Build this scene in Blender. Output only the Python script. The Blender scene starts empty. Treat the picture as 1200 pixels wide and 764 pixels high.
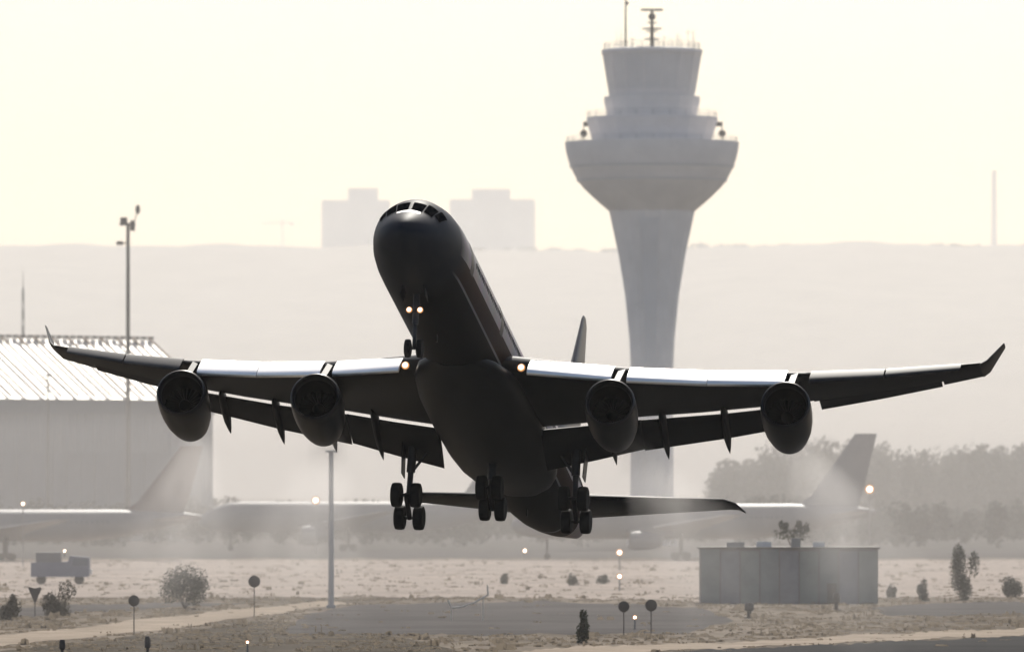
import bpy, bmesh, math, random
from mathutils import Vector, Matrix
random.seed(11)
PI = math.pi
S = bpy.context.scene
COL = S.collection

# ------------------------------------------------------------------ camera
DELTA = 1.0788e-4          # radians per photo pixel (1200 px wide)
HOR = 570.0                # photo row of the level horizon
CAM_H = 12.0
cam_d = bpy.data.cameras.new('camera')
cam_d.sensor_width = 36.0
cam_d.lens = 36.0 / (1200 * DELTA)
cam_d.shift_y = (HOR - 382.0) / 1200.0
cam_d.clip_start = 1.0
cam_d.clip_end = 60000.0
cam_d.dof.use_dof = True
cam_d.dof.focus_distance = 490.0
cam_d.dof.aperture_fstop = 0.9
cam = bpy.data.objects.new('camera', cam_d)
COL.objects.link(cam)
cam.location = (0, 0, CAM_H)
cam.rotation_euler = (PI / 2, 0, 0)
S.camera = cam

# ------------------------------------------------------------------ light
SUN_EL, SUN_AZ = 41.0, 5.0         # azimuth clockwise from +Y (view direction)
w = bpy.data.worlds.new('World')
S.world = w
w.use_nodes = True
wn = w.node_tree
bg = wn.nodes['Background']
sky = wn.nodes.new('ShaderNodeTexSky')
sky.sky_type = 'NISHITA'
sky.sun_disc = False
sky.sun_elevation = math.radians(SUN_EL)
sky.sun_rotation = math.radians(SUN_AZ)
sky.altitude = 600
sky.dust_density = 4.0
sky.air_density = 1.0
sky.ozone_density = 1.0
wn.links.new(sky.outputs[0], bg.inputs[0])
bg.inputs[1].default_value = 0.104
sd = bpy.data.lights.new('sun', 'SUN')
sd.energy = 3.6
sd.angle = math.radians(0.5)
sd.color = (1.0, 0.96, 0.88)
so = bpy.data.objects.new('sun', sd)
COL.objects.link(so)
so.location = (0, 300, 400)
_d = Vector((math.sin(math.radians(SUN_AZ)) * math.cos(math.radians(SUN_EL)),
             math.cos(math.radians(SUN_AZ)) * math.cos(math.radians(SUN_EL)),
             math.sin(math.radians(SUN_EL))))
so.rotation_euler = _d.to_track_quat('Z', 'Y').to_euler()

S.view_settings.view_transform = 'Standard'
S.view_settings.look = 'None'
S.view_settings.gamma = 1.0
S.view_settings.use_curve_mapping = False
S.view_settings.exposure = 0.0
S.cycles.volume_bounces = 1
S.cycles.max_bounces = 8
S.cycles.use_denoising = True

# ------------------------------------------------------------------ helpers
def at(px, py, d):
    """point at distance d seen at photo pixel (px, py)"""
    return Vector(((px - 600) * DELTA * d, d, CAM_H + (HOR - py) * DELTA * d))

def gd(py):
    return CAM_H / ((py - HOR) * DELTA)

def ground_at(px, py):
    d = gd(py)
    return Vector(((px - 600) * DELTA * d, d, 0))

def mat(name, col, rough=0.6, metal=0.0, spec=0.4, var=0.0, scale=1.0, bump=0.0):
    m = bpy.data.materials.new(name)
    m.use_nodes = True
    nt = m.node_tree
    b = nt.nodes['Principled BSDF']
    b.inputs['Base Color'].default_value = (*col, 1)
    b.inputs['Roughness'].default_value = rough
    b.inputs['Metallic'].default_value = metal
    b.inputs['Specular IOR Level'].default_value = spec
    if var or bump:
        tc = nt.nodes.new('ShaderNodeTexCoord')
        n = nt.nodes.new('ShaderNodeTexNoise')
        n.inputs['Scale'].default_value = scale
        n.inputs['Detail'].default_value = 6
        n.inputs['Roughness'].default_value = 0.65
        nt.links.new(tc.outputs['Object'], n.inputs['Vector'])
        if var:
            r = nt.nodes.new('ShaderNodeValToRGB')
            r.color_ramp.elements[0].position = 0.3
            r.color_ramp.elements[1].position = 0.7
            r.color_ramp.elements[0].color = (*[c * (1 - var) for c in col], 1)
            r.color_ramp.elements[1].color = (*[min(1, c * (1 + var)) for c in col], 1)
            nt.links.new(n.outputs['Fac'], r.inputs[0])
            nt.links.new(r.outputs[0], b.inputs['Base Color'])
        if bump:
            bp = nt.nodes.new('ShaderNodeBump')
            bp.inputs['Strength'].default_value = bump
            nt.links.new(n.outputs['Fac'], bp.inputs['Height'])
            nt.links.new(bp.outputs[0], b.inputs['Normal'])
    return m

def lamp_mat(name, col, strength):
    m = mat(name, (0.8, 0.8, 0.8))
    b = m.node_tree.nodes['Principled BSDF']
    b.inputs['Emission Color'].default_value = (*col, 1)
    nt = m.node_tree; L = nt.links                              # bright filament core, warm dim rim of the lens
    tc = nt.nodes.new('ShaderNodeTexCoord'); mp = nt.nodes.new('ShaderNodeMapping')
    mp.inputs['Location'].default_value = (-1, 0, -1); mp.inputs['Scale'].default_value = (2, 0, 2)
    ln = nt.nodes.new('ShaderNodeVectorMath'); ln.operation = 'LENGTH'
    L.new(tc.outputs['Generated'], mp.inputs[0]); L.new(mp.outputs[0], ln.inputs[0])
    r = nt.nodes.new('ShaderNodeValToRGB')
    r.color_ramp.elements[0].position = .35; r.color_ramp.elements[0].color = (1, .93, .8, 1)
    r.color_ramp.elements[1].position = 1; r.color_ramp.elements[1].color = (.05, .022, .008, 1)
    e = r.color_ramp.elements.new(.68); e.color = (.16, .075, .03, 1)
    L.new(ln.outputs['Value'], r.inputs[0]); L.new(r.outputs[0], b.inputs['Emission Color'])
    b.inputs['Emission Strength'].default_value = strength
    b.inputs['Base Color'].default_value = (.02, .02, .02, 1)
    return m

def vol_mat(name, col, density, aniso):
    m = bpy.data.materials.new(name)
    m.use_nodes = True
    nt = m.node_tree
    nt.nodes.remove(nt.nodes['Principled BSDF'])
    v = nt.nodes.new('ShaderNodeVolumePrincipled')
    v.inputs['Color'].default_value = (*col, 1)
    v.inputs['Density'].default_value = density
    v.inputs['Anisotropy'].default_value = aniso
    nt.links.new(v.outputs[0], nt.nodes['Material Output'].inputs['Volume'])
    return m

class MB:
    """collects shapes, then links them as one mesh object"""
    def __init__(self):
        self.bm = bmesh.new()
    def box(self, c, size, rot=None):
        vs = []
        for x in (-.5, .5):
            for y in (-.5, .5):
                for z in (-.5, .5):
                    p = Vector((x * size[0], y * size[1], z * size[2]))
                    if rot: p = rot @ p
                    vs.append(self.bm.verts.new(p + Vector(c)))
        for f in ((0,1,3,2),(4,6,7,5),(0,4,5,1),(2,3,7,6),(0,2,6,4),(1,5,7,3)):
            self.bm.faces.new([vs[i] for i in f])
        return self
    def loft(self, rings, cap=True, closed=True):
        R = [[self.bm.verts.new(p) for p in r] for r in rings]
        n = len(R[0])
        for a, b in zip(R, R[1:]):
            for i in range(n if closed else n - 1):
                j = (i + 1) % n
                try: self.bm.faces.new((a[i], a[j], b[j], b[i]))
                except ValueError: pass
        if cap and closed:
            self.bm.faces.new(R[0][::-1]); self.bm.faces.new(R[-1])
        return self
    def tube(self, p0, p1, r0, r1=None, n=10, cap=True):
        p0, p1 = Vector(p0), Vector(p1)
        r1 = r0 if r1 is None else r1
        q = (p1 - p0).to_track_quat('Z', 'Y')
        rings = []
        for p, r in ((p0, r0), (p1, r1)):
            rings.append([p + q @ Vector((r * math.cos(2*PI*i/n), r * math.sin(2*PI*i/n), 0)) for i in range(n)])
        return self.loft(rings, cap)
    def lathe(self, prof, c=(0,0,0), axis='Z', n=32, cap=False):
        """prof: list of (radius, height)"""
        rings = []
        for r, h in prof:
            ring = []
            for i in range(n):
                x, y = r * math.cos(2*PI*i/n), r * math.sin(2*PI*i/n)
                p = Vector((x, y, h)) if axis == 'Z' else (Vector((x, h, y)) if axis == 'Y' else Vector((h, x, y)))
                ring.append(p + Vector(c))
            rings.append(ring)
        return self.loft(rings, cap)
    def sphere(self, c, r, sx=1, sy=1, sz=1, n=12):
        prof = [(max(1e-4, math.sin(PI*k/n)) , -math.cos(PI*k/n)) for k in range(n+1)]
        rings = [[Vector(c) + Vector((r*sx*a*math.cos(2*PI*i/(2*n)), r*sy*a*math.sin(2*PI*i/(2*n)), r*sz*h)) for i in range(2*n)] for a, h in prof]
        return self.loft(rings, True)
    def poly(self, pts):
        self.bm.faces.new([self.bm.verts.new(p) for p in pts]); return self
    def prism(self, pts, off):
        off = Vector(off)
        return self.loft([[Vector(p) for p in pts], [Vector(p) + off for p in pts]])
    def build(self, name, m, parent=None, smooth=35, fix=True):
        if fix: bmesh.ops.recalc_face_normals(self.bm, faces=self.bm.faces)
        me = bpy.data.meshes.new(name)
        self.bm.to_mesh(me); self.bm.free()
        me.materials.append(m)
        if smooth:
            me.polygons.foreach_set('use_smooth', [True] * len(me.polygons))
            me.set_sharp_from_angle(angle=math.radians(smooth))
        o = bpy.data.objects.new(name, me)
        COL.objects.link(o)
        if parent: o.parent = parent
        return o

def tag(o, label=None, cat=None, group=None, kind=None):
    if label: o['label'] = label
    if cat: o['category'] = cat
    if group: o['group'] = group
    if kind: o['kind'] = kind
    return o

def empty(name, loc, rz=0.0):
    o = bpy.data.objects.new(name, None)
    COL.objects.link(o)
    o.location = loc
    o.rotation_euler = (0, 0, rz)
    o.empty_display_size = 0.5
    return o

def copy_tree(o, parent=None):
    c = o.copy(); COL.objects.link(c)
    if parent: c.parent = parent
    for ch in list(o.children): copy_tree(ch, c)
    return c

# ------------------------------------------------------------------ materials
M_conc = mat('tower_concrete', (0.88, 0.83, 0.80), 0.75, var=0.08, scale=0.15)
M_conc2 = mat('tower_panel', (0.86, 0.81, 0.79), 0.6, var=0.06, scale=0.3)
M_tglass = mat('tower_glazing', (0.78, 0.75, 0.74), 0.3, spec=0.4, var=.05, scale=.2)
M_dglass = mat('tinted_glass', (0.16, 0.18, 0.21), 0.25, spec=0.5)
M_steel = mat('galvanised_steel', (0.28, 0.27, 0.26), 0.5, 0.3, var=0.15, scale=2)
M_dsteel = mat('dark_steel', (0.10, 0.085, 0.075), 0.6, 0.2, var=0.2, scale=2)
M_hwall = mat('hangar_cladding', (0.30, 0.31, 0.32), 0.6, var=0.10, scale=0.12)
M_white = mat('white_paint', (0.75, 0.74, 0.72), 0.4, var=0.05, scale=0.5)
M_apron_grey = mat('grey_aircraft_paint', (0.22, 0.215, 0.22), 0.45, var=0.1, scale=0.3)
M_redfin = mat('faded_red_paint', (0.26, 0.19, 0.16), 0.5, var=0.1, scale=0.3)
M_tyre = mat('tyre_rubber', (0.012, 0.012, 0.013), 0.8, spec=0.2, var=0.2, scale=3)
M_gear = mat('gear_dark_metal', (0.035, 0.035, 0.04), 0.5, 0.3, var=0.2, scale=3)
M_belly = mat('belly_shade_paint', (0.009, 0.011, 0.016), 0.42, spec=0.25, var=0.25, scale=0.5)  # near-black base colour stands in for the backlit shade of the belly
M_wing = mat('wing_shade_paint', (0.009, 0.011, 0.016), 0.5, spec=0.25, var=0.2, scale=0.6)  # silhouette shade put into the wing colour
M_slat = mat('bare_metal_slat', (0.95, 0.94, 0.92), 0.48, 1.0, var=0.03, scale=1.5)
M_intake = mat('intake_liner', (0.006, 0.006, 0.008), 0.6, spec=0.15)
M_fan = mat('fan_blade_metal', (0.004, 0.004, 0.005), 0.8, 0.0, 0.05)
M_cockpit = mat('cockpit_glass', (0.004, 0.005, 0.007), 0.5, spec=0.0)
M_nacelle = mat('nacelle_paint', (0.009, 0.011, 0.016), 0.35, spec=0.35, var=0.2, scale=0.8)  # nacelle colour blackened likewise for the backlit silhouette
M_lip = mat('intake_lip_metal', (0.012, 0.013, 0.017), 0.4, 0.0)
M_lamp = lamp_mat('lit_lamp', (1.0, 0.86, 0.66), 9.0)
M_bark = mat('bark', (0.09, 0.07, 0.05), 0.9, var=0.3, scale=3)
M_leaf = mat('shrub_leaf', (0.075, 0.085, 0.055), 0.8, spec=0.15, var=0.45, scale=0.6)
M_leaf2 = mat('dry_shrub_leaf', (0.13, 0.115, 0.08), 0.85, spec=0.15, var=0.45, scale=0.6)
M_wood = mat('wood_foliage', (0.06, 0.07, 0.05), 0.85, spec=0.1, var=0.5, scale=0.12)

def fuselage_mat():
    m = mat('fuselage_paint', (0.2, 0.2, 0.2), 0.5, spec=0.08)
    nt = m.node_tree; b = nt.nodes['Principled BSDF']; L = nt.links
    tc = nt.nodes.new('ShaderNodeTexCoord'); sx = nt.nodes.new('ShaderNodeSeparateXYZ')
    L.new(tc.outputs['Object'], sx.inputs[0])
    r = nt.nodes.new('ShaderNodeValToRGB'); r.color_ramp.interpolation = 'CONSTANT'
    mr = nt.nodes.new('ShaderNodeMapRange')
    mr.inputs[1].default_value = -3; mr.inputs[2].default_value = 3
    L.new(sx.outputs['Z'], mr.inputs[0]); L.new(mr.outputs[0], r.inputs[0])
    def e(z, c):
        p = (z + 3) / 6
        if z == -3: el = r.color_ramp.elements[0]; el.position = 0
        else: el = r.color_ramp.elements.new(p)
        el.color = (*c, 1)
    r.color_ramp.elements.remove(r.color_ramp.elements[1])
    e(-3, (0.010, 0.012, 0.017)); e(-1.66, (0.24, 0.24, 0.25)); e(-1.54, (0.045, 0.024, 0.020))  # lowest band carries the backlit belly shade in its colour
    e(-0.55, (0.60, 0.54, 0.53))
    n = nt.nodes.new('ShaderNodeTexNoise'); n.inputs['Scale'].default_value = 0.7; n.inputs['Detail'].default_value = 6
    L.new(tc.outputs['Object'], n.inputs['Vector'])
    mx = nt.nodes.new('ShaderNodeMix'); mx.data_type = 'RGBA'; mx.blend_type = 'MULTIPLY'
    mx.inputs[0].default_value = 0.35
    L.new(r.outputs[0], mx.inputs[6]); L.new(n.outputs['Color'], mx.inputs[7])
    mn = nt.nodes.new('ShaderNodeMapRange')                     # nose ahead of the cabin darkened in colour to imitate its shade
    mn.inputs[1].default_value = -31.5; mn.inputs[2].default_value = -29.5
    L.new(sx.outputs['Y'], mn.inputs[0])
    m2 = nt.nodes.new('ShaderNodeMix'); m2.data_type = 'RGBA'
    m2.inputs[6].default_value = (0.022, 0.027, 0.037, 1)
    L.new(mn.outputs[0], m2.inputs[0]); L.new(mx.outputs[2], m2.inputs[7])
    L.new(m2.outputs[2], b.inputs['Base Color'])
    return m
M_fus = fuselage_mat()

# ================================================================== SETTING
# ---- ground
def ground_mat():
    m = mat('dry_airfield_grass', (0.2, 0.17, 0.12), 1.0, spec=0.02)
    nt = m.node_tree; b = nt.nodes['Principled BSDF']; L = nt.links
    tc = nt.nodes.new('ShaderNodeTexCoord')
    def noise(scale, det=8, sx=1, sy=1):
        mp = nt.nodes.new('ShaderNodeMapping'); mp.inputs['Scale'].default_value = (sx, sy, 1)
        n = nt.nodes.new('ShaderNodeTexNoise'); n.inputs['Scale'].default_value = scale
        n.inputs['Detail'].default_value = det; n.inputs['Roughness'].default_value = 0.7
        L.new(tc.outputs['Object'], mp.inputs[0]); L.new(mp.outputs[0], n.inputs['Vector'])
        return n
    a = noise(0.035, 10, 1, 0.6); c = noise(0.35, 6, 1, 0.25)
    r = nt.nodes.new('ShaderNodeValToRGB')
    r.color_ramp.elements[0].position = 0.36; r.color_ramp.elements[0].color = (0.13, 0.107, 0.085, 1)
    r.color_ramp.elements[1].position = 0.64; r.color_ramp.elements[1].color = (0.32, 0.265, 0.215, 1)
    e = r.color_ramp.elements.new(0.5); e.color = (0.24, 0.20, 0.16, 1)
    L.new(a.outputs['Fac'], r.inputs[0])
    r2 = nt.nodes.new('ShaderNodeValToRGB')
    r2.color_ramp.elements[0].position = 0.3; r2.color_ramp.elements[0].color = (0.6, 0.6, 0.6, 1)
    r2.color_ramp.elements[1].position = 0.7; r2.color_ramp.elements[1].color = (1.15, 1.15, 1.1, 1)
    L.new(c.outputs['Fac'], r2.inputs[0])
    mx = nt.nodes.new('ShaderNodeMix'); mx.data_type = 'RGBA'; mx.blend_type = 'MULTIPLY'; mx.inputs[0].default_value = 1
    L.new(r.outputs[0], mx.inputs[6]); L.new(r2.outputs[0], mx.inputs[7])
    L.new(mx.outputs[2], b.inputs['Base Color'])
    return m
g = MB(); g.poly([(-4000, -150, 0), (4000, -150, 0), (4000, 17000, 0), (-4000, 17000, 0)])
tag(g.build('ground', ground_mat(), smooth=0), 'dry tan airfield grass stretching to the hills', kind='structure')

PAVED = []
def strip(name, pts, z, m, label, ragged=1.0):
    """a ground sheet through photo-measured ground points, laid a little above the grass"""
    if m.name.startswith(('asphalt', 'worn', 'pale_gravel', 'apron')): PAVED.append(pts)
    rn = random.Random(name); q = []
    for (x0, y0), (x1, y1) in zip(pts, pts[1:] + pts[:1]):       # ragged edges
        n = max(1, int(abs(x1 - x0) / 6))
        for i in range(n):
            t = i / n
            q.append((x0 + (x1 - x0) * t, y0 + (y1 - y0) * t + ragged * (rn.gauss(0, .5) + .9 * math.sin((x0 + (x1 - x0) * t) / 17.0 + z * 900)) * min(1, (y0 + (y1 - y0) * t - HOR) / 150)))
    b = MB(); b.poly([ground_at(*p) + Vector((0, 0, z)) for p in q])
    return tag(b.build(name, m, smooth=0), label, kind='structure')
M_asph = mat('asphalt', (0.06, 0.058, 0.056), 1.0, spec=0.02, var=0.25, scale=0.06)
M_asph2 = mat('worn_asphalt', (0.115, 0.105, 0.098), 1.0, spec=0.02, var=0.3, scale=0.05)
M_verge = mat('pale_gravel', (0.40, 0.325, 0.25), 1.0, spec=0.02, var=0.25, scale=0.15)
M_dgrass = mat('dark_grass', (0.11, 0.093, 0.072), 1.0, spec=0.02, var=0.4, scale=0.1)
strip('taxiway', [(300, 800), (1400, 800), (1400, 737), (1200, 745), (900, 758), (620, 771)], .02, M_asph, 'dark taxiway asphalt at the near edge of the field')
strip('taxiway_verge', [(600, 771), (900, 757), (1200, 744), (1400, 736), (1400, 728), (1200, 736), (1000, 744), (900, 751), (640, 759), (560, 771)], .03, M_verge, 'pale gravel verge along the dark taxiway')
strip('service_road', [(-100, 766), (60, 751), (200, 737), (300, 722), (380, 711), (420, 706), (380, 704), (300, 712), (200, 722), (60, 739), (-100, 752)], .03, M_verge, 'pale dirt service road bending across the dry grass')
strip('old_taxiway', [(-100, 729), (60, 720), (180, 713), (300, 706), (180, 706), (60, 710), (-100, 714)], .02, M_asph2, 'grey asphalt strip behind the dirt road')
strip('cross_taxiway', [(330, 742), (560, 744), (800, 742), (860, 728), (820, 712), (640, 704), (430, 708), (360, 718)], .02, M_asph2, 'broad grey asphalt strip across the middle of the field')
strip('grass_patch', [(-100, 790), (420, 790), (560, 768), (420, 735), (310, 727), (200, 741), (60, 756), (-100, 771)], .015, M_dgrass, 'dark trampled grass in the near left corner')
strip('far_verge', [(1040, 722), (1400, 715), (1400, 703), (1100, 706), (1020, 712)], .02, M_asph2, 'grey asphalt strip on the right of the field')
strip('apron', [(-500, 654), (1700, 654), (1700, 606), (-500, 606)], .02, mat('apron_asphalt', (0.09, 0.085, 0.08), 1.0, spec=0.02, var=0.2, scale=0.03), 'grey apron under the parked airliners')

M_pale = mat('bleached_grass', (0.43, 0.36, 0.305), 1.0, spec=0.02, var=0.25, scale=0.04)
strip('pale_field', [(-300, 702), (150, 700), (400, 699), (640, 700), (830, 704), (1040, 700), (1500, 698), (1500, 656), (-300, 656)], .012, M_pale, 'bleached pale grass field before the apron')
# ---- far hills: a long mesa with a wooded rim
def hill_mesh():
    bm = MB(); D0, D1 = 9500.0, 14000.0
    nx, ny = 160, 14
    rows = []
    rnd = random.Random(3)
    ph = [rnd.uniform(0, 6.28) for _ in range(9)]
    for j in range(ny + 1):
        t = j / ny; d = D0 + (D1 - D0) * t
        row = []
        for i in range(nx + 1):
            x = -3300 + 6600 * i / nx
            px = 600 + x / (DELTA * D1)
            top = 290 + 7 * math.exp(-((px - 680) / 190) ** 2) + 3 * math.sin(px / 97 + 1) * (px > 820) + 1.6 * math.sin(px / 29 + ph[0]) + 1.0 * math.sin(px / 13 + ph[1])
            H = CAM_H + (HOR - top) * DELTA * D1
            prof = 0.5 - 0.5 * math.cos(PI * t)
            z = -0.5 + H * prof + (2 * math.sin(x / 230 + ph[2] + 4 * t) + 2 * math.sin(x / 60 + ph[3] - 5 * t)) * math.sin(PI * t)
            row.append(Vector((x, d, z)))
        rows.append(row)
    back = [Vector((p.x, p.y + 1200, p.z - 5)) for p in rows[-1]]
    down = [Vector((p.x, p.y + 1700, -0.5)) for p in rows[-1]]
    bm.loft(rows + [back, down], cap=False, closed=False)
    return bm.build('hills', mat('hill_earth', (0.34, 0.305, 0.27), 1.0, spec=0.02, var=0.18, scale=0.012), smooth=60)
tag(hill_mesh(), 'pale hazy mesa along the skyline', kind='structure')

def leaf_cloud(mb, c, rx, ry, rz, n, size, rnd):
    """n small leaf faces spread through an uneven ellipsoid"""
    lobes = [(Vector((rnd.uniform(-.55, .55) * rx, rnd.uniform(-.55, .55) * ry, rnd.uniform(-.5, .6) * rz)), rnd.uniform(.35, .62)) for _ in range(7)]
    for _ in range(n):
        lc, lr = rnd.choice(lobes)
        v = Vector((rnd.gauss(0, 1), rnd.gauss(0, 1), rnd.gauss(0, 1))).normalized() * (rnd.random() ** 0.4) * lr
        p = Vector(c) + lc + Vector((v.x * rx, v.y * ry, v.z * rz))
        u = Vector((rnd.gauss(0, 1), rnd.gauss(0, 1), rnd.gauss(0, 1))).normalized()
        t = u.orthogonal().normalized(); q = u.cross(t)
        s = size * rnd.uniform(.6, 1.3)
        mb.poly([p + t * s, p + q * s * .6, p - t * s, p - q * s * .6])

# wooded rim on the mesa and the wood right of the apron: uncountable masses
def mass(name, spots, n, size, m, label, seed):
    rnd = random.Random(seed); mb = MB()
    for (px, ptop, d, base_z, wpx) in spots:
        x = (px - 600) * DELTA * d; ztop = CAM_H + (HOR - ptop) * DELTA * d
        h = ztop - base_z; r = wpx * DELTA * d
        leaf_cloud(mb, (x, d, base_z + h * .52), r, r, h * .55, n, size, rnd)
    o = mb.build(name, m, smooth=0, fix=False)
    return tag(o, label, kind='stuff')
rnd = random.Random(5)
rim = []
for k in range(110):
    px = rnd.uniform(800, 1230) if k < 75 else rnd.uniform(-20, 800)
    d = 13950
    base = CAM_H + (HOR - 296) * DELTA * d
    rim.append((px, 291 - (rnd.uniform(0, 5) if px > 820 else rnd.uniform(-3, 1)), d, base, rnd.uniform(8, 18)))
mass('hilltop_trees', rim, 60, 5.0, M_wood, 'low line of trees along the hazy hilltop', 6)
wood = []
for k in range(120):
    px = rnd.uniform(835, 1290)
    top = 522 + 4 * math.sin(px / 41) + 3 * math.sin(px / 17) + rnd.uniform(-2, 14)
    if px < 905: top += (905 - px) * .35
    d = rnd.uniform(1950, 2300)
    wood.append((px, top, d, 0, rnd.uniform(16, 30)))
mass('wood', wood, 520, .75, M_wood, 'dense hazy wood rising behind the right of the apron', 7)
low = []
for k in range(190):
    px = -40 + 1280 * k / 190 + rnd.uniform(-6, 6)
    top = 586 + 6 * math.sin(px / 57 + 1) + rnd.uniform(-6, 22)
    d = rnd.uniform(1560, 1800)
    low.append((px, top, d, 0, rnd.uniform(14, 30)))
mass('scrub_belt', low, 420, .5, M_wood, 'low hazy belt of scrub behind the apron', 8)

# ---- the distant blocks, chimney, cranes
M_far = mat('far_block_render', (0.85, 0.78, 0.74), 0.9, var=0.1, scale=0.02)
M_farwin = mat('far_block_window', (0.72, 0.66, 0.63), 0.6)
def far_block(steps, d, label, rows=7):
    """steps: (x0, x1, ytop) in photo pixels; base stands on the hilltop"""
    zb = CAM_H + (HOR - 300) * DELTA * d
    cx = (steps[0][0] + steps[0][1]) / 2
    root = empty('apartment_block', at(cx, 300, d))
    for k, (x0, x1, yt) in enumerate(steps):
        W = (x1 - x0) * DELTA * d; H = (300 - yt) * DELTA * d; X = ((x0 + x1) / 2 - cx) * DELTA * d
        dep = 30 - 4 * k
        MB().box((X, k * .5, H / 2), (W, dep, H)).build('wall', M_far, root, smooth=0)
    return tag(root, label, 'apartment block', 'tower blocks on the hazy skyline')
far_block([(377, 457, 235), (408, 443, 221)], 14600, 'pale hazy tower block on the skyline left of the airliner nose')
far_block([(527, 627, 234), (553, 598, 222)], 14600, 'pale hazy tower block on the skyline right of the airliner nose')
c = MB(); b0 = at(1165, 300, 14800); c.lathe([(5.5, 0), (4.6, 80), (4.0, 160)], (b0.x, b0.y, b0.z), n=16, cap=True)
c = c.build('chimney', M_far); tag(c, 'tall pale chimney fading into the sky above the right hills', 'chimney')
def crane(px, base, top, d):
    r = empty('tower_crane', at(px, base, d)); k = DELTA * d; H = (base - top) * k
    MB().box((0, 0, H / 2), (2.4, 2.4, H)).build('mast', M_far, r, smooth=0)
    MB().box((-9, 0, H * .86), (60, 1.6, 2.0)).build('jib', M_far, r, smooth=0)
    MB().box((17, 0, H * .82), (5, 3, 5)).build('counterweight', M_far, r, smooth=0)
    return tag(r, 'faint tower crane on the skyline left of the tower blocks', 'crane')
crane(331, 300, 255, 14600)
def lattice(px, base, top, d, wpx, label):
    k = DELTA * d; r = empty('radio_mast', (at(px, base, d).x, d, 0)); H = CAM_H + (HOR - top) * k; wd = wpx * k / 2
    m = MB()
    n = 14
    for sx, sy in ((-1, -1), (1, -1), (1, 1), (-1, 1)):
        m.tube((sx * wd, sy * wd, 0), (sx * wd * .3, sy * wd * .3, H), .16, .1, 6)
    for i in range(n):
        t0, t1 = i / n, (i + 1) / n
        a, b = wd * (1 - .7 * t0), wd * (1 - .7 * t1)
        for s in (-1, 1):
            m.tube((-s * a, -a, H * t0), (s * b, -b, H * t1), .08, .08, 5)
            m.tube((-a, -s * a, H * t0), (-b, s * b, H * t1), .08, .08, 5)
    m.build('lattice', M_steel, r)
    MB().tube((0, 0, H - .5), (0, 0, H + 5), .12, .05, 6).build('antenna', M_steel, r)
    return tag(r, label, 'mast')
lattice(27, 622, 338, 2150, 6, 'thin hazy lattice radio mast beyond the hangar roof')

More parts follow.
